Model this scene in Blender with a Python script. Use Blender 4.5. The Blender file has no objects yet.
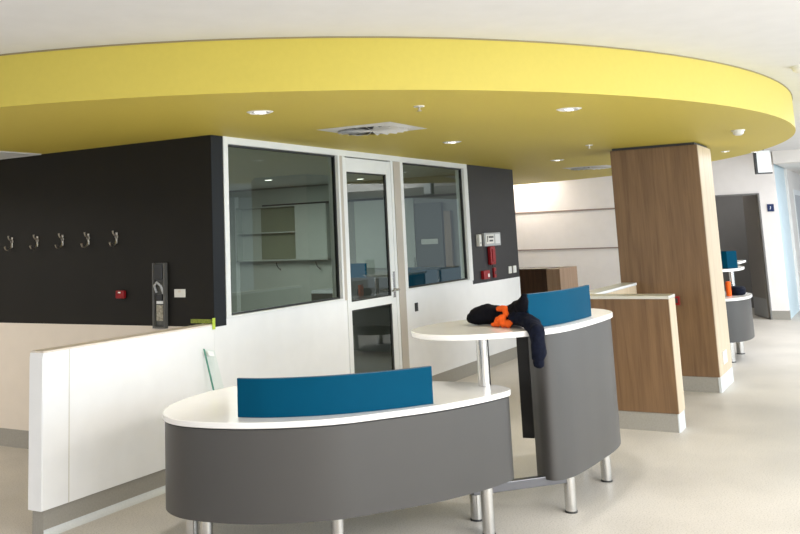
import bpy, bmesh, math, random
from mathutils import Vector, Matrix
random.seed(7)
SC = bpy.context.scene
COL = SC.collection
PI = math.pi

# ------------------------------------------------------------------ camera
FPX, CXP, CYP = 919.03, 332.2, 96.5
YAW, PITCH, ROLL = 0.5416, 0.15107, -0.03957
cd = bpy.data.cameras.new('camera'); cam = bpy.data.objects.new('camera', cd); COL.objects.link(cam)
fw = Vector((math.cos(YAW)*math.cos(PITCH), math.sin(YAW)*math.cos(PITCH), math.sin(PITCH)))
rt = Vector((math.sin(YAW), -math.cos(YAW), 0)); up = rt.cross(fw)
rt2 = rt*math.cos(ROLL) + up*math.sin(ROLL); up2 = -rt*math.sin(ROLL) + up*math.cos(ROLL)
M = Matrix((rt2, up2, -fw)).transposed().to_4x4()
M.translation = Vector((-5.3725, -4.3064, 1.6148)); cam.matrix_world = M
cd.sensor_fit = 'HORIZONTAL'; cd.sensor_width = 36.0; cd.lens = FPX*36.0/800.0
cd.shift_x = (400 - CXP)/800.0; cd.shift_y = -(267 - CYP)/800.0
cd.clip_start = 0.05; cd.clip_end = 200
SC.camera = cam

# ------------------------------------------------------------------ world, light, exposure
SC.view_settings.view_transform = 'Standard'; SC.view_settings.look = 'None'
SC.view_settings.gamma = 1.0; SC.view_settings.use_curve_mapping = False
SC.view_settings.exposure = 0.0
w = bpy.data.worlds.new('world'); SC.world = w; w.use_nodes = True
bg = w.node_tree.nodes['Background']; bg.inputs[0].default_value = (0.80, 0.90, 1.0, 1); bg.inputs[1].default_value = 0.8

def area(name, loc, target, sx, sy, power, color=(1, 1, 1)):
    l = bpy.data.lights.new(name, 'AREA'); l.shape = 'RECTANGLE'; l.size = sx; l.size_y = sy
    l.energy = power; l.color = color
    o = bpy.data.objects.new(name, l); COL.objects.link(o); o.location = loc
    d = Vector(target) - Vector(loc); o.rotation_euler = d.to_track_quat('-Z', 'Y').to_euler()
    return o
area('daylight_side_windows', (2.5, -9.4, 1.9), (2.5, -6.4, 0.0), 17, 1.6, 740, (0.80, 0.91, 1.0))
area('daylight_rear_windows', (-9.4, -1.5, 1.9), (-4.5, -1.3, 0.0), 9, 1.6, 100, (0.96, 0.97, 1.0))
area('added_ceiling_fill', (-3.5, -6.8, 2.66), (-3.5, -6.8, 0), 6.0, 2.2, 560, (1.0, 0.96, 0.91))  # added out of view, lights the floor so its bounce lifts the soffit
area('added_left_fill', (-2.2, 3.6, 2.66), (-2.2, 3.6, 0), 1.6, 3.0, 120, (1.0, 0.95, 0.88))  # unseen fill lamp, raised to brighten the cream lower wall
area('far_room_wall_washer', (10.85, 1.6, 2.66), (11.0, 1.6, 0), 0.7, 6.5, 190, (1.0, 0.93, 0.88))
area('added_store_fill', (12.6, -1.7, 2.45), (12.6, -1.7, 0), .6, .6, 12, (1.0, 0.98, 0.95))  # fill lamp added so the room behind the door isn't black
area('corridor_ceiling_light', (9.0, -4.6, 2.66), (9.0, -4.6, 0), 6.0, 2.0, 240, (0.95, 0.97, 1.0))
area('office_ceiling_light', (3.2, 2.6, 2.37), (3.2, 2.6, 0), 3.0, 1.6, 125, (0.95, 1.0, 0.97))

# ------------------------------------------------------------------ materials
def mat(name, col, rough=0.5, metal=0.0, spec=0.5, emit=0.0, bump=None, ecol=None):
    m = bpy.data.materials.new(name); m.use_nodes = True; nt = m.node_tree
    b = nt.nodes['Principled BSDF']
    b.inputs['Base Color'].default_value = (*col, 1); b.inputs['Roughness'].default_value = rough
    b.inputs['Metallic'].default_value = metal; b.inputs['Specular IOR Level'].default_value = spec
    if emit: b.inputs['Emission Color'].default_value = (*(ecol or col), 1); b.inputs['Emission Strength'].default_value = emit
    # gentle procedural variation of the base colour
    n = nt.nodes.new('ShaderNodeTexNoise'); n.inputs['Scale'].default_value = (bump[0] if bump else 6.0); n.inputs['Detail'].default_value = 3
    tc = nt.nodes.new('ShaderNodeTexCoord'); nt.links.new(tc.outputs['Object'], n.inputs['Vector'])
    r = nt.nodes.new('ShaderNodeValToRGB')
    r.color_ramp.elements[0].position = .3; r.color_ramp.elements[1].position = .7
    k = 0.96 if not bump or len(bump) < 3 else 1 - bump[2]
    r.color_ramp.elements[0].color = (col[0]*k, col[1]*k, col[2]*k, 1); r.color_ramp.elements[1].color = (*col, 1)
    nt.links.new(n.outputs['Fac'], r.inputs['Fac']); nt.links.new(r.outputs['Color'], b.inputs['Base Color'])
    if bump:
        bp = nt.nodes.new('ShaderNodeBump'); bp.inputs['Strength'].default_value = bump[1]; bp.inputs['Distance'].default_value = 0.004
        nt.links.new(n.outputs['Fac'], bp.inputs['Height']); nt.links.new(bp.outputs['Normal'], b.inputs['Normal'])
    return m

def wood_mat(name, a, b_, c, rough=0.42):
    m = bpy.data.materials.new(name); m.use_nodes = True; nt = m.node_tree; b = nt.nodes['Principled BSDF']
    tc = nt.nodes.new('ShaderNodeTexCoord'); mp = nt.nodes.new('ShaderNodeMapping')
    mp.inputs['Scale'].default_value = (9, 9, 0.55); nt.links.new(tc.outputs['Object'], mp.inputs['Vector'])
    n = nt.nodes.new('ShaderNodeTexNoise'); n.inputs['Scale'].default_value = 2.2; n.inputs['Detail'].default_value = 7; n.inputs['Roughness'].default_value = .6; n.inputs['Distortion'].default_value = .6
    nt.links.new(mp.outputs['Vector'], n.inputs['Vector'])
    mp2 = nt.nodes.new('ShaderNodeMapping'); mp2.inputs['Scale'].default_value = (70, 70, 1.6); nt.links.new(tc.outputs['Object'], mp2.inputs['Vector'])
    n2 = nt.nodes.new('ShaderNodeTexNoise'); n2.inputs['Scale'].default_value = 2.0; n2.inputs['Detail'].default_value = 4
    nt.links.new(mp2.outputs['Vector'], n2.inputs['Vector'])
    mx = nt.nodes.new('ShaderNodeMix'); mx.data_type = 'FLOAT'; mx.inputs[0].default_value = .35
    nt.links.new(n.outputs['Fac'], mx.inputs[2]); nt.links.new(n2.outputs['Fac'], mx.inputs[3])
    r = nt.nodes.new('ShaderNodeValToRGB'); r.color_ramp.elements[0].position = .33; r.color_ramp.elements[0].color = (*a, 1)
    r.color_ramp.elements[1].position = .68; r.color_ramp.elements[1].color = (*c, 1)
    e = r.color_ramp.elements.new(.5); e.color = (*b_, 1)
    nt.links.new(mx.outputs[0], r.inputs['Fac']); nt.links.new(r.outputs['Color'], b.inputs['Base Color'])
    b.inputs['Roughness'].default_value = rough
    return m

def floor_mat():
    m = bpy.data.materials.new('vinyl_floor'); m.use_nodes = True; nt = m.node_tree; b = nt.nodes['Principled BSDF']
    tc = nt.nodes.new('ShaderNodeTexCoord')
    n = nt.nodes.new('ShaderNodeTexNoise'); n.inputs['Scale'].default_value = 110; n.inputs['Detail'].default_value = 2
    nt.links.new(tc.outputs['Object'], n.inputs['Vector'])
    r = nt.nodes.new('ShaderNodeValToRGB')
    r.color_ramp.elements[0].position = .32; r.color_ramp.elements[0].color = (0.44, 0.405, 0.36, 1)
    r.color_ramp.elements[1].position = .5; r.color_ramp.elements[1].color = (0.60, 0.56, 0.505, 1)
    n2 = nt.nodes.new('ShaderNodeTexNoise'); n2.inputs['Scale'].default_value = 1.3; n2.inputs['Detail'].default_value = 5
    nt.links.new(tc.outputs['Object'], n2.inputs['Vector'])
    r2 = nt.nodes.new('ShaderNodeValToRGB'); r2.color_ramp.elements[0].color = (.86, .86, .86, 1); r2.color_ramp.elements[1].color = (1, 1, 1, 1)
    r2.color_ramp.elements[0].position = .35; r2.color_ramp.elements[1].position = .6
    mx = nt.nodes.new('ShaderNodeMix'); mx.data_type = 'RGBA'; mx.blend_type = 'MULTIPLY'; mx.inputs[0].default_value = 1
    nt.links.new(n.outputs['Fac'], r.inputs['Fac']); nt.links.new(n2.outputs['Fac'], r2.inputs['Fac'])
    nt.links.new(r.outputs['Color'], mx.inputs[6]); nt.links.new(r2.outputs['Color'], mx.inputs[7])
    nt.links.new(mx.outputs[2], b.inputs['Base Color'])
    rr = nt.nodes.new('ShaderNodeMapRange'); rr.inputs[3].default_value = .38; rr.inputs[4].default_value = .6
    nt.links.new(n2.outputs['Fac'], rr.inputs[0]); nt.links.new(rr.outputs[0], b.inputs['Roughness'])
    return m

def glass_mat(name, tint, refl=1.5):
    m = bpy.data.materials.new(name); m.use_nodes = True; nt = m.node_tree
    for n in list(nt.nodes): nt.nodes.remove(n)
    o = nt.nodes.new('ShaderNodeOutputMaterial'); t = nt.nodes.new('ShaderNodeBsdfTransparent'); t.inputs[0].default_value = (*tint, 1)
    g = nt.nodes.new('ShaderNodeBsdfGlossy'); g.inputs['Roughness'].default_value = 0.01; g.inputs[0].default_value = (.95, 1, .97, 1)
    f = nt.nodes.new('ShaderNodeFresnel'); f.inputs[0].default_value = refl
    mx = nt.nodes.new('ShaderNodeMixShader'); 
    ge = nt.nodes.new('ShaderNodeNewGeometry'); s1 = nt.nodes.new('ShaderNodeMath'); s1.operation = 'SUBTRACT'; s1.inputs[0].default_value = 1.0
    nt.links.new(ge.outputs['Backfacing'], s1.inputs[1]); s2 = nt.nodes.new('ShaderNodeMath'); s2.operation = 'MULTIPLY'
    nt.links.new(f.outputs[0], s2.inputs[0]); nt.links.new(s1.outputs[0], s2.inputs[1]); nt.links.new(s2.outputs[0], mx.inputs[0]); nt.links.new(t.outputs[0], mx.inputs[1]); nt.links.new(g.outputs[0], mx.inputs[2])
    nt.links.new(mx.outputs[0], o.inputs[0]); return m

MT = dict(
    floor=floor_mat(),
    ceiling=mat('ceiling_paint', (0.74, 0.74, 0.75), .8),
    yellow=mat('yellow_paint', (0.60, 0.485, 0.075), .55, bump=(30, .02, .03)),
    black=mat('black_laminate', (0.010, 0.0085, 0.006), .5, spec=.25, bump=(3, .02, .2)),
    black_edge=mat('dark_navy_laminate', (0.010, 0.012, 0.015), .5, spec=.2),
    charcoal=mat('charcoal_laminate', (0.030, 0.029, 0.031), .5, spec=.3),
    white=mat('white_wall_laminate', (0.86, 0.86, 0.86), .28),
    wallpaint=mat('off_white_paint', (0.80, 0.76, 0.72), .6),
    farpaint=mat('warm_white_paint', (0.90, 0.85, 0.82), .6),
    cream=mat('cream_laminate', (0.74, 0.66, 0.57), .35),
    skirt=mat('grey_vinyl_skirting', (0.34, 0.32, 0.28), .45, bump=(80, .02, .12)),
    skirt_light=mat('pale_lit_skirting', (0.66, 0.68, 0.68), .4, bump=(80, .02, .08)),  # skirting lightened for the daylight on its sides; also colours the cove
    groove=mat('groove_brown', (0.30, 0.22, 0.19), .6),
    alu=mat('white_aluminium', (0.80, 0.81, 0.80), .35),
    alu_beige=mat('anodised_beige', (0.50, 0.45, 0.39), .4),
    seal=mat('black_rubber', (0.015, 0.015, 0.015), .5),
    glass=glass_mat('window_glass', (0.72, 0.77, 0.74), 1.5),
    pane=glass_mat('clear_glass', (0.955, 0.985, 0.97), 1.3),
    glass_edge=mat('green_glass_edge', (0.10, 0.30, 0.22), .2),
    solid=mat('white_solid_surface', (0.86, 0.84, 0.81), .16),
    grey=mat('grey_laminate', (0.060, 0.056, 0.052), .42, bump=(2, .0, .08)),
    grey_in=mat('unlit_inside_laminate', (0.018, 0.016, 0.014), .6),  # grey laminate darkened to paint the unlit inside; also the desk gap
    teal=mat('teal_acrylic', (0.0, 0.060, 0.118), .55, spec=.05),
    teal_edge=mat('dark_teal_edge', (0.01, 0.06, 0.11), .4),
    chrome=mat('brushed_steel', (0.62, 0.61, 0.59), .24, 1.0),
    steel_dark=mat('dark_steel', (0.16, 0.16, 0.17), .35, 1.0),
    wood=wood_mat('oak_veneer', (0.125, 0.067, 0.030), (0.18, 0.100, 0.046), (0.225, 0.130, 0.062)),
    wood_lit=wood_mat('oak_lit_side', (0.52, 0.40, 0.26), (0.60, 0.48, 0.33), (0.66, 0.54, 0.39)),  # same oak in a lighter copy, window light put into the colour
    wood_dark=wood_mat('walnut_veneer', (0.045, 0.02, 0.01), (0.075, 0.035, 0.018), (0.11, 0.055, 0.03)),
    wood_mid=wood_mat('mid_oak_veneer', (0.24, 0.14, 0.075), (0.32, 0.20, 0.12), (0.40, 0.26, 0.17)),
    cap=mat('cream_solid_cap', (0.62, 0.60, 0.53), .3),
    cap_white=mat('white_solid_cap', (0.85, 0.86, 0.86), .25),
    navy=mat('navy_fleece', (0.005, 0.007, 0.018), .9, spec=.15, bump=(60, .5, .4)),
    jetblack=mat('black_fleece', (0.006, 0.006, 0.009), .9, spec=.1, bump=(60, .5, .3)),
    orange=mat('orange_fleece', (0.90, 0.13, 0.015), .85, spec=.2, bump=(60, .4, .2)),
    red=mat('red_plastic', (0.26, 0.008, 0.011), .35, spec=.3),
    white_plastic=mat('white_plastic', (0.78, 0.77, 0.72), .35),
    grey_plastic=mat('grey_plastic', (0.42, 0.43, 0.44), .4),
    dark_plastic=mat('dark_plastic', (0.03, 0.03, 0.032), .35),
    pcb=mat('circuit_grey', (0.12, 0.12, 0.11), .5, bump=(40, .3, .5)),
    cream_part=mat('cream_components', (0.50, 0.46, 0.36), .5, bump=(70, .5, .6)),
    lime=mat('lime_tape', (0.48, 0.62, 0.05), .5),
    lime_dark=mat('crumpled_lime_tape', (0.30, 0.36, 0.04), .6, bump=(90, .5, .5)),
    hook=mat('satin_nickel', (0.50, 0.46, 0.40), .3, 1.0),
    lamp_glow=mat('lamp_glow', (1, .97, .9), .5, emit=3.0),
    lamp_rim=mat('lamp_white_rim', (0.78, 0.78, 0.76), .3),
    reflector=mat('lamp_reflector', (0.75, 0.76, 0.78), .15, 1.0),
    vent_white=mat('vent_white', (0.68, 0.68, 0.66), .4),
    vent_dark=mat('vent_shadow', (0.04, 0.04, 0.045), .6),
    office_wall=mat('office_grey', (0.31, 0.31, 0.285), .6),
    office_white=mat('office_pale', (0.50, 0.52, 0.48), .5),
    office_ceil=mat('office_ceiling_paint', (0.82, 0.83, 0.80), .8),
    office_door=mat('office_dark_door', (0.07, 0.075, 0.075), .5),
    carpet=mat('office_dark_carpet', (0.09, 0.085, 0.08), .9),
    olive=mat('olive_panel', (0.24, 0.25, 0.17), .5),
    door_grey=mat('door_dark_grey', (0.22, 0.215, 0.21), .45),
    door_leaf=mat('door_leaf_taupe', (0.30, 0.275, 0.25), .4),
    blue_sign=mat('blue_sign', (0.010, 0.03, 0.12), .4),
    sign_white=mat('sign_face', (0.80, 0.82, 0.80), .3),
    bluish_lit=mat('white_wall_lit_bluish', (0.66, 0.80, 0.86), .35),  # white wall tinted blue for the daylight falling on it
    case_grey=mat('case_grey', (0.10, 0.098, 0.092), .4),
    screen=mat('lcd', (0.05, 0.06, 0.06), .2),
)

# ------------------------------------------------------------------ helpers
def finish(name, bm, m, parent=None, bevel=0.0, smooth=False):
    bmesh.ops.recalc_face_normals(bm, faces=bm.faces)
    me = bpy.data.meshes.new(name); bm.to_mesh(me); bm.free()
    o = bpy.data.objects.new(name, me); COL.objects.link(o)
    for x in (m if isinstance(m, (list, tuple)) else [m]): me.materials.append(x)
    if parent: o.parent = parent
    if smooth:
        for p in me.polygons: p.use_smooth = True
        b2 = bmesh.new(); b2.from_mesh(me)
        for e in b2.edges:
            if len(e.link_faces) == 2 and e.calc_face_angle(0) > math.radians(38): e.smooth = False
        b2.to_mesh(me); b2.free()
    if bevel:
        md = o.modifiers.new('bevel', 'BEVEL'); md.width = bevel; md.segments = 2; md.limit_method = 'ANGLE'; md.angle_limit = math.radians(40)
    return o
def BM(): return bmesh.new()
def bx(bm, x0, x1, y0, y1, z0, z1, mi=0, T=None):
    vs = [bm.verts.new((x, y, z)) for z in (z0, z1) for y in (y0, y1) for x in (x0, x1)]
    if T:
        for v in vs: v.co = T @ v.co
    for f in ((0, 2, 3, 1), (4, 5, 7, 6), (0, 1, 5, 4), (2, 6, 7, 3), (0, 4, 6, 2), (1, 3, 7, 5)):
        fc = bm.faces.new([vs[i] for i in f]); fc.material_index = mi
    return vs
def tube(bm, pts, r, seg=16, mi=0, caps=True):
    pts = [Vector(p) for p in pts]; rs = r if isinstance(r, (list, tuple)) else [r]*len(pts); rings = []
    prev = None
    for i, p in enumerate(pts):
        d = (pts[min(i+1, len(pts)-1)] - pts[max(i-1, 0)]).normalized()
        if prev is None:
            a = Vector((0, 0, 1)) if abs(d.z) < .9 else Vector((1, 0, 0)); n = (a - d*a.dot(d)).normalized()
        else: n = (prev - d*prev.dot(d)).normalized()
        prev = n; b = d.cross(n)
        rings.append([bm.verts.new(p + (n*math.cos(2*PI*k/seg) + b*math.sin(2*PI*k/seg))*rs[i]) for k in range(seg)])
    for a, b in zip(rings, rings[1:]):
        for k in range(seg): bm.faces.new((a[k], a[(k+1) % seg], b[(k+1) % seg], b[k])).material_index = mi
    if caps:
        bm.faces.new(list(reversed(rings[0]))).material_index = mi; bm.faces.new(rings[-1]).material_index = mi
def prism(bm, poly, z0, z1, mi=0):
    a = [bm.verts.new((x, y, z0)) for x, y in poly]; b = [bm.verts.new((x, y, z1)) for x, y in poly]; n = len(poly)
    bm.faces.new(list(reversed(a))).material_index = mi; bm.faces.new(b).material_index = mi
    for i in range(n): bm.faces.new((a[i], a[(i+1) % n], b[(i+1) % n], b[i])).material_index = mi
def catmull(pts, sub=8, closed=True):
    out = []; n = len(pts)
    rng = range(n) if closed else range(n-1)
    for i in rng:
        if closed: p = [pts[(i+k-1) % n] for k in range(4)]
        else: p = [pts[max(0, min(n-1, i+k-1))] for k in range(4)]
        for s in range(sub):
            t = s/sub; q = []
            for c in range(len(pts[0])):
                a, b, c2, d = p[0][c], p[1][c], p[2][c], p[3][c]
                q.append(.5*((2*b) + (-a+c2)*t + (2*a-5*b+4*c2-d)*t*t + (-a+3*b-3*c2+d)*t**3))
            out.append(tuple(q))
    if not closed: out.append(tuple(pts[-1]))
    return out
def smooth_poly(pl, it=3):
    for _ in range(it):
        n = len(pl); pl = [tuple((pl[i-1][c] + 2*pl[i][c] + pl[(i+1) % n][c])/4 for c in (0, 1)) for i in range(n)]
    return pl
def offset_path(pl, d, closed=True):
    out = []; n = len(pl)
    for i in range(n):
        a = Vector(pl[i-1] if (closed or i) else pl[0]); b = Vector(pl[(i+1) % n] if (closed or i < n-1) else pl[-1])
        t = (b-a).normalized(); nn = Vector((-t.y, t.x)); p = Vector(pl[i]) + nn*d; out.append((p.x, p.y))
    return out
def area2(pl): return sum(pl[i-1][0]*pl[i][1] - pl[i][0]*pl[i-1][1] for i in range(len(pl)))
def shell(bm, path, z0, z1, th, closed=False, mi=0):
    q = offset_path(path, th, closed); n = len(path)
    V = [[bm.verts.new((x, y, z)) for x, y in P] for P, z in ((path, z0), (path, z1), (q, z1), (q, z0))]
    for i in range(n if closed else n-1):
        j = (i+1) % n
        for a, b in ((0, 1), (1, 2), (2, 3), (3, 0)): bm.faces.new((V[a][i], V[a][j], V[b][j], V[b][i])).material_index = mi
    if not closed:
        bm.faces.new([V[k][0] for k in range(4)]); bm.faces.new([V[k][n-1] for k in range(4)])
def box(name, m, dims, parent=None, bevel=0.0):
    b = BM(); bx(b, *dims); return finish(name, b, m, parent, bevel)
def tag(o, label=None, cat=None, group=None, kind=None):
    if label: o['label'] = label
    if cat: o['category'] = cat
    if group: o['group'] = group
    if kind: o['kind'] = kind
    return o
def empty(name, loc, label, cat, group=None, rz=0):
    o = bpy.data.objects.new(name, None); COL.objects.link(o); o.location = loc; o.rotation_euler.z = rz
    o.empty_display_size = .1; return tag(o, label, cat, group)
def parent_keep(o, p):
    o.parent = p; o.matrix_parent_inverse = Matrix.Translation(p.location).inverted() if True else None
def struct(name, m, dims, bevel=0.0): return tag(box(name, m, dims, None, bevel), kind='structure')
def P(name, bm, m, root, **k):            # part whose mesh is given in world coordinates
    o = finish(name, bm, m, None, **k); parent_keep(o, root); return o
def sub(name, bm, m, part, **k):          # sub-part given in world coordinates
    o = finish(name, bm, m, None, **k); o.parent = part
    o.matrix_parent_inverse = (Matrix.Translation(part.parent.location) if part.parent and False else Matrix.Identity(4))
    return o
def copy_tree(o, parent=None):
    c = o.copy(); COL.objects.link(c)
    if parent: c.parent = parent; c.matrix_parent_inverse = o.matrix_parent_inverse.copy()
    for ch in [x for x in list(bpy.data.objects) if x.parent == o]: copy_tree(ch, c)
    return c

H, ZC, HB, HS = 2.4, 2.7, 1.0, 0.142

# ------------------------------------------------------------------ structure
fl = struct('floor', MT['floor'], (-10, 20, -10, 8, -0.1, 0))
cl = struct('ceiling', MT['ceiling'], (-10, 20, -10, 8, ZC, ZC+.1))

# yellow oval bulkhead
ecx, ecy, ea, eb, eang = 4.2755, 1.8887, 6.5896, 5.3044, math.atan2(-0.39783, -0.91746)
pl = []
for i in range(160):
    t = 2*PI*i/160
    u, v = ea*math.cos(t), eb*math.sin(t)
    pl.append((ecx + u*math.cos(eang) - v*math.sin(eang), ecy + u*math.sin(eang) + v*math.cos(eang)))
b = BM(); prism(b, pl, H, ZC)
tag(finish('ceiling_bulkhead', b, MT['yellow'], smooth=True), kind='structure')
b = BM(); shell(b, pl, ZC-.009, ZC-.001, -0.006, closed=True)
tag(finish('fascia_shadow_line', b, mat('shadow_line', (0.30, 0.24, 0.12), .7)), kind='structure')  # brown strip drawn in as the shadow line at the fascia top

# left black wall (x=0 face) with cream lower part
struct('wall_left', MT['black'], (0, .14, 0.002, 7.9, HB, H))
struct('wall_left_lower', MT['cream'], (0.0, .14, 0.002, 7.9, HS, HB))
struct('baseboard_left', MT['skirt'], (-.004, .144, 0.006, 7.9, 0, HS))
struct('trim_2', MT['black_edge'], (0.0, .14, -.004, .002, HB, H))
# low white partition in line with the glazed wall
lw = empty('low_partition_wall', (-.8, .057, 0), 'long white waist-high partition running from the black wall corner', 'partition')
b = BM(); bx(b, -1.571, 0.0, 0, .115, HS, 1.012); P('panel', b, MT['white'], lw, bevel=.003)
b = BM(); bx(b, -1.567, 0.0, .002, .113, 1.012, 1.022); P('top_edge', b, MT['cream'], lw)
b = BM(); bx(b, -1.576, -1.571, .004, .111, HS+.0, .99); P('end_cap', b, MT['white'], lw)
b = BM(); bx(b, -1.378, -1.371, -.0008, .0, HS, 1.012); P('panel_joint', b, MT['cap'], lw)
b = BM(); bx(b, -1.550, 0.0, .012, .103, 0, HS); P('skirting', b, MT['skirt'], lw)
b = BM()
for k in range(5):
    z0 = .03 - .03*math.sin(k/5*PI/2); d0 = .03*(1-math.cos(k/5*PI/2)); 
vs = []
# cove at the foot of the low wall
prof = [(.012 - .035*(1-math.sin(a)), .035*(1-math.cos(a))) for a in [PI/2*k/6 for k in range(7)]]
A = [b.verts.new((-1.55, y, z)) for y, z in prof]; B_ = [b.verts.new((0.0, y, z)) for y, z in prof]
for i in range(6): b.faces.new((A[i], A[i+1], B_[i+1], B_[i]))
A.append(b.verts.new((-1.55, .012, 0))); B_.append(b.verts.new((0, .012, 0)))
b.faces.new(A); b.faces.new(B_); b.faces.new((A[0], B_[0], B_[-1], A[-1]))
P('cove', b, MT['skirt_light'], lw, smooth=True)

# glazed wall: base panels, frame, black panel
struct('wall_front', MT['white'], (0.0, 1.925, 0, .115, HS, 1.045))
struct('wall_front_right', MT['white'], (2.985, 6.366, 0, .115, HS, HB+.0))
struct('trim_3', MT['white'], (3.0, 4.80, 0, .115, HB, 1.045))
struct('baseboard_front', MT['skirt'], (0.0, 1.925, .008, .107, 0, HS))
struct('baseboard_front_right', MT['skirt'], (2.985, 6.36, .008, .107, 0, HS))
struct('wall_front_black_panel', MT['charcoal'], (4.80, 6.366, 0, .115, HB, H))
def window(n, x0, x1, z0, z1, fl_, fr_):
    root = bpy.data.objects.new('window_%d' % n, None); COL.objects.link(root); root.location = ((x0+x1)/2, .05, z0); root['kind'] = 'structure'
    b = BM(); bx(b, x0, x0+fl_, -.012, .10, z0, z1); bx(b, x1-fr_, x1, -.012, .10, z0, z1)
    bx(b, x0+fl_, x1-fr_, -.012, .10, z1-.055, z1); bx(b, x0+fl_, x1-fr_, -.012, .10, z0, z0+.018)
    P('window_frame', b, MT['alu'], root, bevel=.002)
    gx0, gx1, gz0, gz1 = x0+fl_, x1-fr_, z0+.018, z1-.055
    b = BM(); s = .014
    bx(b, gx0, gx0+s, .02, .05, gz0, gz1); bx(b, gx1-s, gx1, .02, .05, gz0, gz1); bx(b, gx0+s, gx1-s, .02, .05, gz0, gz0+s); bx(b, gx0+s, gx1-s, .02, .05, gz1-s, gz1)
    P('gasket', b, MT['seal'], root)
    b = BM(); bx(b, gx0+s, gx1-s, .033, .037, gz0+s, gz1-s); P('window_glass', b, MT['glass'], root)
window(1, .14, 1.85, 1.045, H, .055, .03)
window(2, 3.06, 4.80, 1.045, H, .06, .10)
struct('trim_4', MT['alu_beige'], (1.85, 1.93, -.008, .1, 1.045, H-.05))
struct('trim_5', MT['alu'], (1.85, 3.06, -.012, .1, H-.055, H))
struct('trim_6', MT['alu_beige'], (2.92, 3.06, -.008, .1, 0, H-.055))
struct('trim_7', MT['alu'], (4.735, 4.80, -.013, .0, 1.045, H-.055))
struct('trim_8', MT['alu'], (1.90, 1.945, -.012, .1, 0, H-.055))
# office door with two glazed lights
dr = bpy.data.objects.new('door_1', None); COL.objects.link(dr); dr.location = (1.95, .03, 0); dr['kind'] = 'structure'
b = BM(); x0, x1 = 1.947, 2.862
bx(b, x0, x0+.04, .0, .045, .01, 2.335); bx(b, x1-.09, x1, .0, .045, .01, 2.335)
bx(b, x0+.04, x1-.09, .0, .045, 2.205, 2.335); bx(b, x0+.04, x1-.09, .0, .045, .945, 1.02); bx(b, x0+.04, x1-.09, .0, .045, .01, .2)
P('door_leaf', b, MT['alu'], dr, bevel=.003)
b = BM(); s = .012
for z0, z1 in ((.2, .945), (1.02, 2.205)):
    a0, a1 = x0+.04, x1-.09
    bx(b, a0, a0+s, .008, .03, z0, z1); bx(b, a1-s*2, a1, .008, .03, z0, z1); bx(b, a0, a1, .008, .03, z0, z0+s); bx(b, a0, a1, .008, .03, z1-s, z1)
P('gasket', b, MT['seal'], dr)
for z0, z1 in ((.2, .945), (1.02, 2.205)):
    b = BM(); bx(b, x0+.052, x1-.114, .017, .021, z0+s, z1-s); P('door_glass', b, MT['glass'], dr)
b = BM(); bx(b, 2.865, 2.915, -.004, .09, 0, H-.055); P('door_jamb', b, MT['alu'], dr, bevel=.002)
b = BM(); tube(b, [(2.822, .0, 1.075), (2.822, -.05, 1.075)], .012, 12); tube(b, [(2.84, -.05, 1.075), (2.70, -.05, 1.07)], .009, 12)
hn = P('door_handle', b, MT['chrome'], dr, smooth=True)
b = BM(); bx(b, 2.80, 2.845, -.006, .0, 1.0, 1.25); P('lock_plate', b, MT['chrome'], dr, bevel=.002)

# office behind the glass
struct('wall_office_side', MT['office_wall'], (6.2, 6.36, .116, 4.9, 0, 2.385))
struct('wall_office_back', MT['office_wall'], (.14, 6.2, 4.8, 4.9, 0, 2.385))
struct('office_floor', MT['carpet'], (.145, 6.2, .116, 4.8, 0, .006))
struct('office_ceiling', MT['office_ceil'], (.145, 6.2, .116, 4.8, 2.385, 2.398))
struct('trim_9', MT['vent_dark'], (6.17, 6.2, .5, 3.97, 2.10, 2.13))
struct('fascia_shadow_line0', MT['office_white'], (6.185, 6.2, 2.73, 4.6, .1, 2.36))
struct('fascia_shadow_line1', MT['office_white'], (6.18, 6.2, 1.40, 2.35, 1.15, 2.1))
struct('fascia_shadow_line4', MT['sign_white'], (6.18, 6.2, 4.43, 4.50, .1, 2.28))
# cupboards on the office side wall
cb = empty('wall_cupboard', (6.0, 3.55, 1.29), 'pale wall cupboard with open shelves seen through the wide window', 'cupboard')
b = BM(); bx(b, 6.02, 6.18, 2.73, 4.36, 1.29, 1.305); bx(b, 6.02, 6.18, 2.73, 4.36, 2.085, 2.10); bx(b, 6.02, 6.18, 4.345, 4.36, 1.29, 2.1); bx(b, 6.02, 6.18, 2.73, 2.745, 1.29, 2.1); bx(b, 6.16, 6.18, 2.73, 4.36, 1.29, 2.1)
P('carcass', b, MT['office_white'], cb)
b = BM(); bx(b, 6.03, 6.16, 3.28, 4.345, 1.70, 1.715); P('shelf', b, MT['office_white'], cb)
b = BM(); bx(b, 6.012, 6.022, 2.745, 3.27, 1.305, 2.085); P('door', b, MT['office_white'], cb)
b = BM(); bx(b, 6.15, 6.158, 3.28, 3.98, 1.31, 2.08); P('back_panel', b, MT['olive'], cb)
for k, (yy, lab) in enumerate(((3.65, 'black cable loop below the open shelves of the wall cupboard'), (2.95, 'black cable loop below the closed end of the wall cupboard'))):
    b = BM(); tube(b, [(6.18, yy+.08, 1.26), (6.12, yy+.05, 1.25), (6.08, yy, 1.2), (6.1, yy-.04, 1.15), (6.14, yy-.01, 1.17)], .006, 8)
    tag(finish('cable', b, MT['seal'], smooth=True), lab, 'cable', 'cables hanging below the wall cupboard')
b = BM(); bx(b, 6.13, 6.185, .96, 1.36, .01, 2.02)
od = empty('office_rear_door', (6.15, 1.15, 0), 'dark door with a pale sign plate behind the right window', 'door')
P('leaf', b, MT['office_door'], od, bevel=.002)
b = BM(); bx(b, 6.122, 6.13, 1.03, 1.28, 1.46, 1.53); P('sign_plate', b, MT['white_plastic'], od)
b = BM(); bx(b, 6.15, 6.2, .84, .94, .15, 1.9); P('side_strip', b, MT['wood_mid'], od)
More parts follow.
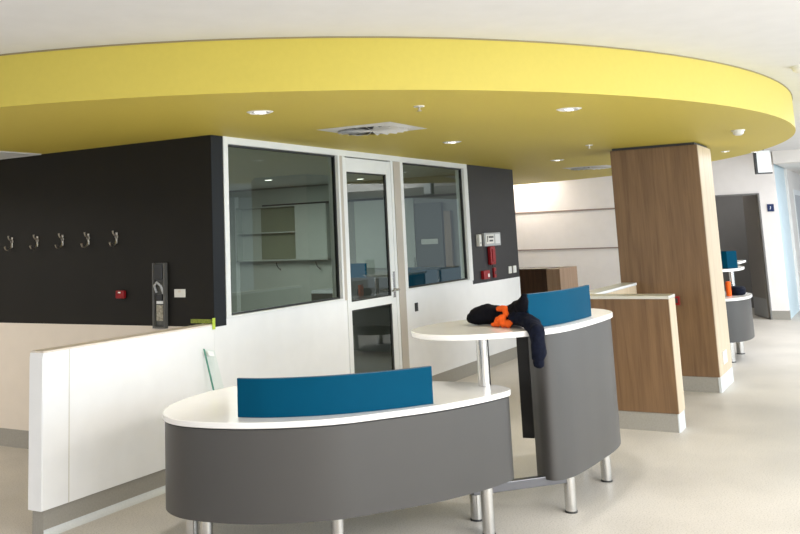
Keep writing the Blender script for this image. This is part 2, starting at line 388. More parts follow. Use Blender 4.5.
# teal screened bench inside the office
bn = empty('office_bench', (5.6, 1.3, 0), 'dark bench with a teal privacy screen standing inside the glazed office', 'bench')
b = BM(); bx(b, 5.35, 5.95, .35, 2.6, .86, .90); P('worktop', b, MT['grey_plastic'], bn, bevel=.004)
b = BM(); bx(b, 5.35, 5.38, .35, 2.6, .45, .86); P('front_panel', b, MT['grey'], bn)
b = BM(); bx(b, 5.33, 5.35, .30, 1.22, .86, 1.185); P('privacy_screen', b, MT['teal'], bn)
b = BM(); bx(b, 5.33, 5.35, 1.72, 2.02, 1.065, 1.25); P('privacy_screen', b, MT['teal'], bn)
b = BM(); bx(b, 5.32, 5.9, 1.36, 2.1, .70, 1.065); P('pedestal', b, MT['grey'], bn, bevel=.003)
for yy in (.5, 2.4):
    b = BM(); tube(b, [(5.65, yy, 0.006), (5.65, yy, .86)], .035, 14); P('leg', b, MT['chrome'], bn, smooth=True)
b = BM(); bx(b, 5.42, 5.47, .42, .60, .90, 1.02); tag(finish('document_box', b, MT['sign_white'], bevel=.003), 'small white box on the office bench behind the right window', 'box')
b = BM(); tube(b, [(5.6, 1.14, .9), (5.6, 1.13, 1.3)], .006, 8); tube(b, [(5.6, 1.14, .94), (5.54, 1.17, 1.05), (5.62, 1.1, 1.03), (5.6, 1.02, .96)], .018, 8)
tag(finish('cable_coil', b, MT['seal'], smooth=True), 'black coil of cable on the office bench beneath the dark door', 'cable')
for (x, y), lab in (((4.49, 2.65), 'small round light in the office ceiling behind the wide window'), ((5.6, 1.9), 'small round light in the office ceiling behind the right window')):
    r = empty('office_downlight', (x, y, 2.385), lab, 'ceiling light', 'office ceiling lights')
    b = BM(); tube(b, [(x, y, 2.385), (x, y, 2.376)], .06, 20); P('rim', b, MT['lamp_rim'], r)
    b = BM(); tube(b, [(x, y, 2.376), (x, y, 2.371)], .045, 20); P('lens', b, MT['lamp_glow'], r)

# ---- far side of the building
struct('wall_far', MT['farpaint'], (11.4, 11.5, -1.65, 7.9, 0, ZC))
struct('wall_far_over_door', MT['farpaint'], (11.4, 11.5, -2.39, -1.65, 2.045, ZC))
struct('wall_far_right', MT['farpaint'], (11.4, 11.5, -2.655, -2.39, HS, ZC))
struct('baseboard_far', MT['skirt'], (11.39, 11.5, -2.66, -2.39, 0, HS))
struct('fascia_shadow_line2', MT['groove'], (11.385, 11.4, -1.6, 6, 1.900, 1.925))
struct('fascia_shadow_line3', MT['groove'], (11.385, 11.4, -1.6, 6, 1.212, 1.232))
struct('wall_corridor', MT['bluish_lit'], (11.5, 13.1, -2.655, -2.555, 0, ZC))
struct('wall_corridor_end', MT['wallpaint'], (13.1, 20, -2.70, -2.555, 0, ZC))
wn = bpy.data.objects.new('window_3', None); COL.objects.link(wn); wn.location = (14, -2.7, 1); wn['kind'] = 'structure'
b = BM(); bx(b, 13.9, 16.3, -2.712, -2.70, .9, 2.15); P('window_frame', b, MT['alu'], wn)
b = BM(); bx(b, 14.0, 16.2, -2.716, -2.712, 1.0, 2.05); P('window_glass', b, MT['grey_plastic'], wn)
struct('wall_corridor_bulkhead', MT['wallpaint'], (11.0, 20, -6, -2.70, 2.5, ZC))
# dark room behind the far door
struct('wall_store_back', MT['door_grey'], (13.6, 13.7, -2.55, -.8, 0, 2.6))
struct('wall_store_side', MT['door_grey'], (11.5, 13.6, -.85, -.8, 0, 2.6))
struct('wall_store_right', MT['door_grey'], (11.5, 13.6, -2.55, -2.50, 0, 2.6))
struct('wall_store_top', MT['door_grey'], (11.5, 13.6, -2.5, -.85, 2.5, 2.6))
d3 = bpy.data.objects.new('door_2', None); COL.objects.link(d3); d3.location = (11.45, -2.38, 0); d3['kind'] = 'structure'
b = BM(); bx(b, 11.38, 11.5, -1.67, -1.65, 0, 2.05); bx(b, 11.38, 11.5, -2.40, -2.375, 0, 2.05); bx(b, 11.38, 11.5, -2.375, -1.67, 2.03, 2.05); P('door_frame', b, MT['door_grey'], d3)
T = Matrix.Translation((11.49, -2.372, 0)) @ Matrix.Rotation(math.radians(24), 4, 'Z')
b = BM(); bx(b, 0, .72, 0, .04, .01, 2.03, T=T); P('door_leaf', b, MT['door_leaf'], d3, bevel=.002)
b = BM(); bx(b, 0.02, .70, .04, .043, .02, .32, T=T); P('kick_plate', b, MT['grey_plastic'], d3)

# outer shell far out of view: back wall beyond the black wall and the solid spandrels around the windows
struct('wall_back', MT['wallpaint'], (-10, 20, 7.9, 8, 0, ZC))
struct('wall_right_spandrel', MT['wallpaint'], (-10, 20, -10, -9.9, 0, .25))

# ------------------------------------------------------------------ wood column
co = empty('timber_clad_column', (4.63, -2.27, 0), 'tall square oak-clad column rising to the yellow ceiling', 'column')
b = BM(); bx(b, 4.26, 5.01, -2.695, -1.842, HS, 2.375)
for f in b.faces:
    c = f.calc_center_median(); f.material_index = 0
P('cladding', b, MT['wood'], co, bevel=.003)
b = BM(); bx(b, 4.275, 5.009, -2.700, -2.694, HS, 2.372); P('lit_side_panel', b, MT['wood_lit'], co)  # thin sheet in the lighter oak, standing in for daylight on this side
b = BM(); bx(b, 4.28, 4.99, -2.67, -1.86, 2.375, 2.4); P('shadow_gap', b, MT['vent_dark'], co)
b = BM(); bx(b, 4.268, 5.0, -2.68, -1.85, 0, HS); P('skirting', b, MT['skirt'], co)
b = BM(); bx(b, 4.262, 5.01, -2.702, -2.68, 0, HS); P('lit_side_skirting', b, MT['skirt_light'], co)
ol = empty('power_outlet', (4.61, -2.703, .29), 'small cream socket low on the pale side of the column', 'outlet')
b = BM(); bx(b, 4.50, 4.72, -2.708, -2.700, .23, .35); P('plate', b, MT['white_plastic'], ol, bevel=.002)
b = BM(); bx(b, 4.55, 4.59, -2.711, -2.708, .27, .31); P('rocker', b, MT['cap_white'], ol)
b = BM(); bx(b, 4.63, 4.67, -2.711, -2.708, .27, .31); P('rocker', b, MT['cap_white'], ol)
rb = empty('fire_call_point', (4.25, -2.36, .86), 'red call point on the oak column above the low oak screen', 'call point')
b = BM(); bx(b, 4.225, 4.26, -2.40, -2.325, .82, .905); P('housing', b, MT['red'], rb, bevel=.004)
b = BM(); bx(b, 4.221, 4.225, -2.385, -2.34, .84, .885); P('window', b, MT['dark_plastic'], rb)

# ------------------------------------------------------------------ low oak screens
def oak_screen(dims, capd, label, capmat, name='low_timber_screen'):
    x0, x1, y0, y1 = dims
    r = empty(name, ((x0+x1)/2, (y0+y1)/2, 0), label, 'partition')
    b = BM(); bx(b, x0, x1, y0, y1, HS, 1.02); P('panel', b, MT['wood'], r, bevel=.002)
    b = BM(); bx(b, x0+.01, x1-.002, y0-.004, y0, HS, 1.018); P('lit_side_panel', b, MT['wood_lit'], r)  # sheet added to carry the painted daylight on the screen's side
    b = BM(); bx(b, *capd, 1.02, 1.045); P('cap', b, capmat, r, bevel=.003)
    b = BM(); bx(b, x0+.01, x1-.01, y0+.012, y1-.01, 0, HS); P('skirting', b, MT['skirt'], r)
    b = BM(); bx(b, x0+.008, x1-.008, y0+.002, y0+.012, 0, HS); P('lit_side_skirting', b, MT['skirt_light'], r)
    return r
oak_screen((2.363, 2.60, -2.686, -1.9), (2.355, 2.605, -2.692, -1.88), 'low oak-faced screen with a cream cap in front of the column', MT['cap'])
oak_screen((2.62, 4.12, -2.02, -1.9), (2.607, 4.13, -2.03, -1.88), 'low oak return screen with a white cap running back to the column', MT['cap_white'])

# brown cabinets far behind
cbn = empty('low_walnut_cabinet', (7.6, .8, 0), 'dark walnut low cabinet beyond the charcoal wall end', 'cabinet')
b = BM(); bx(b, 7.25, 7.85, -.08, 1.9, .1, 1.04); P('body', b, MT['wood_dark'], cbn, bevel=.003)
b = BM(); bx(b, 7.25, 7.85, -.08, 1.9, 1.04, 1.055); P('top', b, MT['wood_dark'], cbn)
b = BM(); bx(b, 7.3, 7.8, -.05, 1.87, 0, .1); P('plinth', b, MT['skirt'], cbn)
nb = empty('low_oak_end_post', (7.5, -.2, 0), 'mid-brown oak end block beside the dark walnut cabinet', 'partition')
b = BM(); bx(b, 7.15, 7.95, -.29, -.10, .1, 1.055); P('body', b, MT['wood_mid'], nb, bevel=.003)
b = BM(); bx(b, 7.17, 7.93, -.27, -.12, 0, .1); P('plinth', b, MT['skirt'], nb)

# ------------------------------------------------------------------ reception desk and counter
def leg(root, x, y, z1, r=.034, z0=0.0):
    b = BM(); tube(b, [(x, y, z0+.008), (x, y, z1)], r, 24); o = P('leg', b, MT['chrome'], root, smooth=True)
    b = BM(); tube(b, [(x, y, z0), (x, y, z0+.010)], r*1.08, 24); f = finish('foot', b, MT['seal']); f.parent = o
    return o
desk_pts = [(-1.536, -.881), (-1.632, -1.009), (-1.665, -1.17), (-1.615, -1.44), (-1.495, -1.67), (-1.345, -1.85), (-1.164, -1.982), (-.895, -2.159), (-.632, -2.275), (-.44, -2.335), (-.335, -2.350), (-.25, -2.306), (-.20, -2.215), (-.165, -2.102), (-.176, -1.828), (-.37, -1.25), (-.60, -.80), (-.78, -.70), (-1.081, -.70), (-1.341, -.765)]
def ccw(p): return p if area2(p) > 0 else p[::-1]
dp = offset_path(ccw(smooth_poly(catmull(desk_pts, 8), 6)), -.008)
dk = empty('reception_desk', (-.95, -1.5, 0), 'low oval grey desk with a white top in the foreground', 'desk')
b = BM(); prism(b, dp, .700, .73); P('worktop', b, MT['solid'], dk, bevel=.004, smooth=True)
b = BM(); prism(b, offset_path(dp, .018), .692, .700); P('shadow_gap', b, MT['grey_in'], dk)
# curved front apron: open at the user's side (the +y side)
n = len(dp)
def sub_path(pl, cond): 
    idx = [i for i in range(len(pl)) if cond(pl[i])]
    # longest run, cyclic
    n = len(pl); best = []
    s = set(idx)
    for i in range(n):
        if i in s and (i-1) % n not in s:
            run = []; j = i
            while j % n in s and len(run) < n: run.append(j % n); j += 1
            if len(run) > len(best): best = run
    return [pl[i] for i in best]
front = sub_path(dp, lambda p: not (p[1] > -1.9 and p[0] > -1.15 and (p[1]+.6) > -2.6*(p[0]+.62)-.42))
b = BM(); shell(b, offset_path(front, .012, False),   .256, .692, .02); P('front_panel', b, MT['grey'], dk, smooth=True)
b = BM(); bx(b, -1.3, -.45, -1.35, -1.30, .62, .69); bx(b, -.35, -.25, -2.2, -1.6, .62, .69); P('under_frame', b, MT['steel_dark'], dk)
for x, y in ((-1.36, -.915), (-1.43, -1.07), (-1.17, -1.71), (-.50, -2.25), (-.285, -2.09)): leg(dk, x, y, .69)
scr_pts = [(-1.508, -1.350), (-1.475, -1.48), (-1.405, -1.62), (-1.30, -1.77), (-1.17, -1.90), (-1.02, -2.02), (-.852, -2.130)]
b = BM(); shell(b, catmull(scr_pts, 6, False), .731, .918, .018)
ds = empty('privacy_screen', (-1.2, -1.75, .73), 'long curved teal screen standing on the low oval desk', 'screen')
P('panel', b, MT['teal'], ds, smooth=True)
b = BM(); shell(b, catmull(scr_pts, 6, False), .918, .921, .018); P('top_edge', b, MT['teal_edge'], ds, smooth=True)

ctr_pts = [(-.334, -1.759), (-.459, -1.876), (-.502, -2.01), (-.455, -2.19), (-.290, -2.375), (-.10, -2.51), (.10, -2.578), (.492, -2.617), (.874, -2.623), (1.03, -2.594), (1.15, -2.532), (1.256, -2.429), (1.22, -2.27), (.85, -2.03), (.378, -1.808), (.225, -1.758), (.027, -1.712), (-.169, -1.712)]
cp = ccw(smooth_poly(catmull(ctr_pts, 8), 4))
ck = empty('reception_counter', (.45, -2.2, 0), 'tall grey curved counter with a white top reaching over the desk', 'counter')
b = BM(); prism(b, cp, 1.008, 1.04); P('worktop', b, MT['solid'], ck, bevel=.004, smooth=True)
body = [(-.012, -2.365), (-.035, -2.39), (-.065, -2.43), (-.078, -2.485), (-.03, -2.53), (.09, -2.567), (.30, -2.590), (.492, -2.602), (.70, -2.612), (.874, -2.608), (1.02, -2.582), (1.135, -2.522), (1.235, -2.425), (1.225, -2.34), (1.16, -2.27)]
bp = catmull(body, 8, False)
b = BM(); shell(b, bp, .20, 1.006, .02); P('front_panel', b, MT['grey'], ck, smooth=True)
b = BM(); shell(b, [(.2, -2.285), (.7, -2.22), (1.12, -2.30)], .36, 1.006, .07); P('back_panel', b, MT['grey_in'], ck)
for x, y in ((.065, -2.525), (.79, -2.535), (1.05, -2.30)): leg(ck, x, y, .215 if x < 1 else .37, .033)
b = BM(); tube(b, [(-.255, -2.175, .732), (-.255, -2.175, 1.007)], .036, 24); P('support_post', b, MT['chrome'], ck, smooth=True)
b = BM(); TB = Matrix.Translation((.07, -2.525, 0)) @ Matrix.Rotation(math.atan2(.40, -.46), 4, 'Z'); bx(b, 0, .62, -.022, .022, .165, .215, T=TB); P('cross_beam', b, MT['steel_dark'], ck, bevel=.003)
cs = empty('privacy_screen', (.3, -2.5, 1.04), 'curved teal screen standing on the tall counter beside the jumper', 'screen')
cpts = [(-.10, -2.412),  (-.02, -2.445), (.10, -2.485), (.281, -2.520), (.5, -2.542), (.706, -2.545)]
b = BM(); shell(b, catmull(cpts, 6, False), 1.041, 1.235, .018); P('panel', b, MT['teal'], cs, smooth=True)
b = BM(); shell(b, catmull(cpts, 6, False), 1.235, 1.238, .018); P('top_edge', b, MT['teal_edge'], cs, smooth=True)

# glass sheet leaning on the low wall behind the desk
gp = empty('glass_sheet', (-.1, -.12, 0), 'narrow glass sheet leaning on the white partition behind the desk', 'glass panel')
def quad_prism(b, corners, off):
    a = [b.verts.new(c) for c in corners]; c2 = [b.verts.new(Vector(c)+Vector(off)) for c in corners]
    b.faces.new(a[::-1]); b.faces.new(c2)
    for i in range(4): b.faces.new((a[i], a[(i+1) % 4], c2[(i+1) % 4], c2[i]))
b = BM(); quad_prism(b, [(-.09, -.22, .0), (.03, -.22, 0), (-.03, -.015, .84), (-.14, -.015, .865)], (0, -.010, 0)); P('pane', b, MT['pane'], gp)
b = BM(); quad_prism(b, [(-.094, -.232, .0), (-.090, -.232, 0), (-.141, -.027, .865), (-.145, -.027, .865)], (0, .014, 0)); P('edge', b, MT['glass_edge'], gp)
b = BM(); quad_prism(b, [(-.115, -.040, .815), (-.055, -.040, .805), (-.060, -.032, .838), (-.120, -.032, .848)], (0, -.002, 0)); P('sticker', b, MT['cap_white'], gp)

# ------------------------------------------------------------------ jumper on the counter
jm = empty('jumper', (.1, -2.2, 1.04), 'crumpled navy and orange jumper draped over the tall counter edge', 'jumper')
def blob(name, m, chains=None, amp=.010, vox=.0075):
    b = BM(); me = bpy.data.meshes.new(name)
    for ch in chains:
        for (p, q) in zip(ch, ch[1:]):
            for k in range(7):
                t = k/6; c = [p[i]*(1-t) + q[i]*t for i in range(5)]
                bmesh.ops.create_icosphere(b, subdivisions=2, radius=1, matrix=Matrix.Translation(c[:3]) @ Matrix.Diagonal((c[3], c[3], c[4], 1)))
    b.to_mesh(me); b.free(); o = bpy.data.objects.new(name, me); COL.objects.link(o); me.materials.append(m)
    r = o.modifiers.new('remesh', 'REMESH'); r.mode = 'VOXEL'; r.voxel_size = vox; r.use_smooth_shade = True
    sm = o.modifiers.new('smooth', 'SMOOTH'); sm.iterations = 6
    for sc_, st in ((.07, amp*2.4), (.028, amp*1.1)):
        tx = bpy.data.textures.new(name, 'CLOUDS'); tx.noise_scale = sc_; tx.noise_depth = 1
        d = o.modifiers.new('disp', 'DISPLACE'); d.texture = tx; d.strength = st; d.mid_level = .5; d.texture_coords = 'GLOBAL'
    parent_keep(o, jm); return o
blob('body', MT['jetblack'], amp=.006, chains=[[(.07, -2.0, 1.078, .055, .036), (.055, -2.04, 1.098, .068, .056), (.06, -2.09, 1.105, .072, .064), (.08, -2.15, 1.10, .075, .060), (.08, -2.21, 1.095, .075, .055), (.04, -2.27, 1.095, .070, .055), (-.02, -2.33, 1.10, .055, .060)],
                              [(.02, -2.26, 1.11, .06, .06), (-.02, -2.31, 1.13, .055, .06), (-.07, -2.36, 1.155, .045, .055), (-.105, -2.385, 1.19, .034, .040), (-.12, -2.40, 1.228, .020, .020)]])
blob('collar', MT['orange'], [[(-.03, -2.165, 1.056, .018, .014), (-.05, -2.20, 1.066, .024, .024), (-.055, -2.225, 1.088, .024, .022), (-.07, -2.25, 1.066, .024, .022), (-.085, -2.285, 1.070, .022, .024), (-.095, -2.32, 1.098, .020, .018), (-.105, -2.345, 1.115, .014, .010)]], amp=.016, vox=.004)
blob('lining', MT['orange'], [[(.0, -2.18, 1.140, .016, .014), (-.015, -2.215, 1.152, .020, .018), (-.035, -2.25, 1.142, .018, .018), (-.05, -2.265, 1.120, .014, .016)]], amp=.014, vox=.005)
blob('sleeve', MT['navy'], [[(-.07, -2.32, 1.10, .050, .045), (-.10, -2.38, 1.095, .052, .042), (-.13, -2.42, 1.085, .052, .038), (-.165, -2.455, 1.07, .052, .034), (-.20, -2.485, 1.045, .046, .036), (-.225, -2.50, .99, .040, .04), (-.232, -2.502, .93, .040, .04), (-.236, -2.50, .895, .038, .03)]], amp=.010)
blob('cuff', MT['navy'], [[(-.236, -2.50, .905, .030, .02), (-.238, -2.50, .87, .034, .02), (-.238, -2.50, .855, .032, .016)]], amp=.004, vox=.005)

# ------------------------------------------------------------------ coat hooks
def make_hook(y, label):
    r = empty('coat_hook', (0, y, 1.66), label, 'hook', 'coat hooks on the black wall')
    b = BM(); tube(b, [(-.0005, 0, .02), (-.008, 0, .02)], .017, 16); bx(b, -.008, 0, -.009, .009, -.035, .055)
    finish('wall_plate', b, MT['hook'], r, bevel=.002)
    b = BM(); tube(b, [(-.008, 0, .03), (-.03, 0, .034), (-.042, 0, .05), (-.044, 0, .066)], [.006, .006, .006, .008], 10); finish('upper_prong', b, MT['hook'], r, smooth=True)
    b = BM(); tube(b, [(-.006, 0, -.01), (-.02, 0, -.04), (-.045, 0, -.055), (-.07, 0, -.045), (-.078, 0, -.022)], [.006, .006, .006, .006, .009], 10); finish('lower_prong', b, MT['hook'], r, smooth=True)
    return r
hl = [('coat hook nearest the left edge of the picture, first in the row', 2.204), ('second coat hook from the left edge of the black wall', 1.89), ('middle one of the five coat hooks on the black wall', 1.59), ('fourth coat hook from the left, between the middle and last hooks', 1.295), ('last coat hook in the row, nearest the red call point', .986)]
hk = make_hook(hl[0][1]-.03, hl[0][0])
for lab, y in hl[1:]:
    c = copy_tree(hk); c.location.y = y-.03; c['label'] = lab

# left wall devices
r = empty('fire_call_point', (0, .90, 1.23), 'red square call point on the black wall below the coat hooks', 'call point')
b = BM(); bx(b, -.03, 0, .86, .945, 1.205, 1.265); P('housing', b, MT['red'], r, bevel=.005)
b = BM(); bx(b, -.034, -.03, .89, .915, 1.245, 1.256); P('indicator', b, MT['white_plastic'], r)
r = empty('light_switch', (0, .31, 1.24), 'cream switch plate on the black wall near the corner', 'switch')
b = BM(); bx(b, -.010, 0, .262, .365, 1.212, 1.272); P('plate', b, MT['white_plastic'], r, bevel=.003)
b = BM(); bx(b, -.013, -.010, .30, .325, 1.248, 1.262); P('rocker', b, MT['cream'], r)
r = empty('intercom_housing', (0, .5, 1.0), 'tall open metal housing with bare circuitry on the black wall', 'intercom')
b = BM(); bx(b, -.006, 0, .437, .560, .985, 1.468); bx(b, -.035, -.006, .437, .452, .985, 1.468); bx(b, -.035, -.006, .546, .560, .985, 1.468); bx(b, -.035, -.006, .452, .546, .985, 1.000); P('backbox', b, MT['case_grey'], r)
b = BM(); bx(b, -.04, -.006, .462, .536, 1.345, 1.462); P('relay', b, MT['dark_plastic'], r, bevel=.003)
b = BM(); bx(b, -.03, -.006, .47, .53, 1.19, 1.235); P('relay', b, MT['dark_plastic'], r, bevel=.003)
b = BM(); bx(b, -.014, -.006, .455, .543, 1.005, 1.46); P('circuit_board', b, MT['pcb'], r)
b = BM(); tube(b, [(-.02, .53, 1.25), (-.045, .53, 1.30), (-.05, .50, 1.325), (-.045, .465, 1.30), (-.02, .46, 1.24)], .009, 8); P('wire_loop', b, MT['grey_plastic'], r, smooth=True)
b = BM(); bx(b, -.022, -.014, .463, .53, 1.165, 1.185); P('label_plate', b, MT['cap_white'], r)
b = BM(); bx(b, -.024, -.014, .465, .528, 1.04, 1.155); P('terminal_block', b, MT['cream_part'], r)
# tape
b = BM()
pts = [(-.003, .075 + .0*i) for i in range(1)]
bx(b, -.003, -.0005, .02, .215, 1.026, 1.055)
tag(finish('masking_tape', b, MT['lime_dark']), 'crumpled lime tape along the foot of the black wall', 'tape')
b = BM(); bx(b, -.025, .008, -.006, -.0045, .985, 1.065); bx(b, -.025, .008, -.006, .0, 1.0215, 1.0245)
tag(finish('masking_tape', b, MT['lime']), 'upright strip of bright lime tape on the partition corner', 'tape')

# charcoal panel devices (y=0 face)
def dev(name, label, cat, x0, x1, z0, z1, d, m, extra=(), g=None):
    r = empty(name, ((x0+x1)/2, 0, (z0+z1)/2), label, cat, g)
    b = BM(); bx(b, x0, x1, -d, 0, z0, z1); P('housing', b, m, r, bevel=.004)
    for nm, e0, e1, f0, f1, dd, mm in extra:
        b = BM(); bx(b, e0, e1, -d-dd, -d, f0, f1); P(nm, b, mm, r, bevel=.001)
    return r
dev('door_intercom', 'slim white handset unit left of the grey control panel', 'intercom', 4.975, 5.04, 1.43, 1.57, .045, MT['white_plastic'], [('button', 4.99, 5.02, 1.46, 1.48, .003, MT['grey_plastic'])])
dev('control_panel', 'grey control panel with a small display on the charcoal wall', 'control panel', 5.17, 5.70, 1.425, 1.585, .03, MT['grey_plastic'],
    [('display_bezel', 5.21, 5.46, 1.455, 1.565, .006, MT['white_plastic']), ('button_pad', 5.51, 5.66, 1.45, 1.565, .005, MT['cap_white']),
     ('display', 5.24, 5.26, 1.475, 1.548, .009, MT['dark_plastic']), ('display', 5.29, 5.44, 1.522, 1.545, .009, MT['dark_plastic']), ('display', 5.31, 5.42, 1.478, 1.500, .009, MT['dark_plastic'])])
r = empty('warden_phone', (5.42, 0, 1.3), 'tall red emergency phone box below the grey control panel', 'phone')
b = BM(); bx(b, 5.30, 5.45, -.05, 0, 1.20, 1.42); P('housing', b, MT['red'], r, bevel=.012)
b = BM(); bx(b, 5.33, 5.42, -.062, -.05, 1.235, 1.39); P('handset', b, MT['red'], r, bevel=.006)
b = BM(); tube(b, [(5.38, -.03, 1.2), (5.36, -.04, 1.175), (5.40, -.03, 1.162)], .006, 8); P('cord', b, MT['seal'], r, smooth=True)
dev('fire_call_point', 'wide red call point low on the charcoal wall, left of its pair', 'call point', 5.06, 5.25, 1.04, 1.14, .04, MT['red'], [('window', 5.18, 5.23, 1.06, 1.10, .003, MT['white_plastic'])])
dev('fire_call_button', 'narrow red button unit directly below the red phone box', 'call point', 5.43, 5.50, 1.04, 1.16, .025, MT['red'], [('button', 5.45, 5.48, 1.08, 1.12, .004, MT['dark_plastic'])])
dev('light_switch', 'white switch plate on the charcoal wall, left of a twin', 'switch', 5.97, 6.07, 1.06, 1.15, .012, MT['white_plastic'], [('rocker', 6.0, 6.04, 1.08, 1.13, .004, MT['cap_white'])], 'twin switch plates')
dev('light_switch', 'white switch plate nearest the end of the charcoal wall', 'switch', 6.13, 6.24, 1.06, 1.15, .012, MT['white_plastic'], [('rocker', 6.16, 6.2, 1.08, 1.13, .004, MT['cap_white'])], 'twin switch plates')
r = empty('flush_slot_plate', (3.285, 0, .87), 'small black slot plate on the white wall below the right window', 'plate')
b = BM(); bx(b, 3.255, 3.32, -.008, 0, .825, .91); P('plate', b, MT['seal'], r, bevel=.002)
b = BM(); bx(b, 3.28, 3.295, -.010, -.008, .845, .89); P('slot', b, MT['dark_plastic'], r)

# ------------------------------------------------------------------ ceiling fittings
def downlight(x, y, label, R=.085, z=H):
    r = empty('downlight', (x, y, z), label, 'ceiling light', 'downlights in the yellow soffit')
    b = BM(); n = 28
    for r0, r1, z0, z1 in ((R, R*.78, 0, -.008), (R*.78, R*.70, -.008, -.002)):
        A = [b.verts.new((r0*math.cos(2*PI*k/n), r0*math.sin(2*PI*k/n), z0)) for k in range(n)]; B2 = [b.verts.new((r1*math.cos(2*PI*k/n), r1*math.sin(2*PI*k/n), z1)) for k in range(n)]
        for k in range(n): b.faces.new((A[k], A[(k+1) % n], B2[(k+1) % n], B2[k]))
    bmesh.ops.remove_doubles(b, verts=b.verts, dist=1e-5)
    finish('rim', b, MT['lamp_rim'], r, smooth=True)
    b = BM(); tube(b, [(0, 0, -.0005), (0, 0, -.003)], R*.74, 24); finish('reflector', b, MT['reflector'], r)
    b = BM()
    for k in (-1, 1): tube(b, [(k*R*.33, 0, -.003), (k*R*.33, 0, -.007)], R*.24, 16)
    finish('lamp', b, MT['lamp_glow'], r)
    if R > .06:
        l = bpy.data.lights.new('lamp_beam', 'SPOT'); l.energy = 62; l.spot_size = math.radians(110); l.spot_blend = .8; l.shadow_soft_size = .05; l.color = (1, .96, .9)
        lo = bpy.data.objects.new('lamp_beam', l); COL.objects.link(lo); lo.parent = r; lo.location = (0, 0, -.03)
    return r
downlight(-.739, -.989, 'largest downlight, above the black wall corner at the left')
downlight(.703, -2.505, 'downlight above the tall counter, near the front soffit edge')
downlight(2.115, -1.02, 'downlight just above the top of the right office window')
downlight(5.233, -.973, 'downlight between the charcoal wall and the oak column')
downlight(5.9, -2.72, 'faint downlight right of the column top', .05)
downlight(6.35, -2.98, 'tiny downlight at the soffit edge near the hanging sign', .05)

def swirl(cx, cy, S, label, nb=20):
    r = empty('air_diffuser', (cx, cy, H), label, 'air vent', 'square swirl diffusers')
    b = BM(); s = S/2; R = s*.86; n = 48
    sq = []; ci = []
    for k in range(n):
        a = 2*PI*k/n; c, d = math.cos(a), math.sin(a); q = s/max(abs(c), abs(d))
        sq.append(b.verts.new((c*q, d*q, -.001))); ci.append(b.verts.new((c*R, d*R, -.012)))
    for k in range(n): b.faces.new((sq[k], sq[(k+1) % n], ci[(k+1) % n], ci[k]))
    finish('face_plate', b, MT['vent_white'], r)
    b = BM(); tube(b, [(0, 0, -.001), (0, 0, -.003)], R, 48); finish('plenum', b, MT['vent_dark'], r)
    for k in range(nb):
        a = 2*PI*k/nb
        T = Matrix.Rotation(a, 4, 'Z') @ Matrix.Translation((R*.56, 0, -.012)) @ Matrix.Rotation(math.radians(-30), 4, 'X')
        b = BM(); vs = bx(b, -R*.43, R*.43, -R*.035, R*.035, -.001, .001)
        for v in vs:
            if v.co.x > 0: v.co.y *= 2.0
            v.co = T @ v.co
        finish('blade', b, MT['vent_white'], r)
    b = BM(); tube(b, [(0, 0, -.003), (0, 0, -.016)], R*.13, 20); finish('hub', b, MT['vent_white'], r)
    return r
swirl(.66, -1.02, .62, 'big square swirl air vent above the office door')
swirl(7.05, -.85, .6, 'distant square air vent left of the column top')
r = empty('return_air_grille', (-.34, 2.1, H), 'flat pale grille in the soffit at the far left', 'air vent')
b = BM(); s = .31
bx(b, -s, s, -s, -s+.03, -.010, 0); bx(b, -s, s, s-.03, s, -.010, 0); bx(b, -s, -s+.03, -s+.03, s-.03, -.010, 0); bx(b, s-.03, s, -s+.03, s-.03, -.010, 0); finish('frame', b, MT['vent_white'], r)
b = BM()
for k in range(22): bx(b, -s+.03, s-.03, -s+.035+k*.025, -s+.051+k*.025, -.008, -.002)
finish('louvres', b, MT['vent_white'], r)
def detector(x, y, z, label, R=.05):
    r = empty('smoke_detector', (x, y, z), label, 'smoke detector')
    b = BM(); tube(b, [(0, 0, 0), (0, 0, -.012)], R*1.2, 24); finish('base', b, MT['white_plastic'], r, smooth=True)
    b = BM(); tube(b, [(0, 0, -.012), (0, 0, -.035), (0, 0, -.048)], [R, R*.9, R*.5], 24); finish('head', b, MT['white_plastic'], r, smooth=True)
    return r
detector(3.355, -3.2, H, 'white smoke detector near the right end of the soffit', .048)
detector(2.0, -3.83, ZC, 'white detector on the white ceiling at the right edge', .055)
def sprinkler(x, y, label):
    r = empty('sprinkler_head', (x, y, H), label, 'sprinkler', 'sprinkler heads')
    b = BM(); tube(b, [(0, 0, 0), (0, 0, -.006)], .034, 20); finish('escutcheon', b, MT['lamp_rim'], r)
    b = BM(); tube(b, [(0, 0, -.006), (0, 0, -.03)], .007, 10); tube(b, [(0, 0, -.03), (0, 0, -.033)], .016, 14); finish('deflector', b, MT['hook'], r)
sprinkler(-.215, -1.834, 'sprinkler head in front of the big square air vent')
sprinkler(3.59, -1.818, 'sprinkler head close to the left top corner of the column')

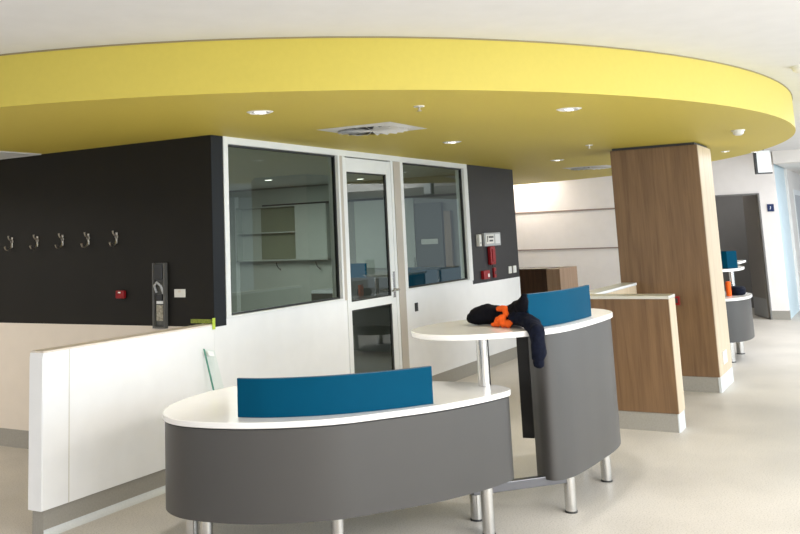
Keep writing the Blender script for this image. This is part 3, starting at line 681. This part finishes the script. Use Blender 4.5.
# hanging sign and blue wall sign
r = empty('hanging_sign', (9.6, -2.6, 2.3), 'blank white hanging sign with black frame at far right', 'sign')
T = Matrix.Translation((9.55, -2.62, 0)) @ Matrix.Rotation(math.radians(-66), 4, 'Z')
b = BM(); bx(b, 0, .205, -.012, .012, 2.30, 2.62, T=T); P('face', b, MT['sign_white'], r)
b = BM(); bx(b, -.03, 0, -.03, .03, 2.28, 2.65, T=T); bx(b, 0, .205, -.018, .018, 2.28, 2.30, T=T); P('frame', b, MT['seal'], r)
b = BM(); bx(b, .1, .12, -.008, .008, 2.63, 2.70, T=T); P('hanger', b, MT['seal'], r)
r = empty('room_sign', (11.39, -2.555, 1.8), 'small dark blue sign on the wall beside the far doorway', 'sign')
b = BM(); bx(b, 11.385, 11.4, -2.60, -2.50, 1.74, 1.86); P('plate', b, MT['blue_sign'], r)
b = BM(); tube(b, [(11.383, -2.55, 1.825), (11.383, -2.55, 1.80), (11.383, -2.54, 1.775)], .006, 8); P('symbol', b, MT['cap_white'], r)

# ------------------------------------------------------------------ second workstation beyond the column
w2 = empty('far_reception_desk', (6.7, -2.2, 0), 'small grey curved desk with white top behind the column', 'desk')
def oval(cx, cy, a, b_, k=2.4, n=64):
    return [(cx + a*math.copysign(abs(math.cos(2*PI*i/n))**(2/k), math.cos(2*PI*i/n)), cy + b_*math.copysign(abs(math.sin(2*PI*i/n))**(2/k), math.sin(2*PI*i/n))) for i in range(n)]
o1 = oval(6.75, -2.22, .66, .50)
b = BM(); prism(b, o1, .70, .73); P('worktop', b, MT['solid'], w2, bevel=.003, smooth=True)
b = BM(); shell(b, offset_path(o1, .02), .235, .70, .02, closed=True); P('front_panel', b, MT['grey'], w2, smooth=True)
for x, y in ((6.36, -2.49), (7.1, -2.49), (6.5, -1.9)): leg(w2, x, y, .69, .045)
w3 = empty('far_reception_counter', (7.6, -1.9, 0), 'white-topped high counter behind the far grey desk', 'counter')
o2 = oval(7.15, -2.19, .62, .42)
b = BM(); prism(b, o2, 1.01, 1.04); P('worktop', b, MT['solid'], w3, bevel=.003, smooth=True)
b = BM(); tube(b, [(7.05, -2.48, .732), (7.05, -2.48, 1.01)], .034, 18); P('support_post', b, MT['chrome'], w3, smooth=True)
b = BM(); shell(b, [(7.50, -2.3), (7.62, -2.1), (7.5, -1.85)], .2, 1.01, .03); P('front_panel', b, MT['grey'], w3, smooth=True)
leg(w3, 7.5, -2.12, .5)
ss = empty('privacy_screen', (6.7, -2.25, 1.04), 'small teal screen on the far counter behind the column', 'screen')
b = BM(); shell(b, [(6.86, -2.40), (6.84, -2.48), (6.90, -2.585)], 1.041, 1.25, .018); P('panel', b, MT['teal'], ss, smooth=True)
sh = empty('far_shelf_table', (8.5, -2.0, 0), 'pale high table seen past the far counter', 'table')
b = BM(); bx(b, 8.2, 8.9, -2.42, -1.9, 1.03, 1.06); P('top', b, MT['solid'], sh, bevel=.003)
b = BM(); tube(b, [(8.55, -2.1, 0), (8.55, -2.1, 1.03)], .035, 14); P('leg', b, MT['chrome'], sh, smooth=True)
b = BM(); prism(b, oval(6.80, -2.56, .14, .10, 2), .731, .83); o = finish('dark_bag', b, MT['navy'], bevel=.03, smooth=True)
tag(o, 'dark navy bundle lying on the far grey desk', 'bag')
b = BM(); prism(b, oval(6.60, -2.50, .05, .03, 2), .731, .90); o = finish('red_pouch', b, MT['orange'], bevel=.01, smooth=True)
tag(o, 'small orange-red pouch on the far grey desk', 'pouch')
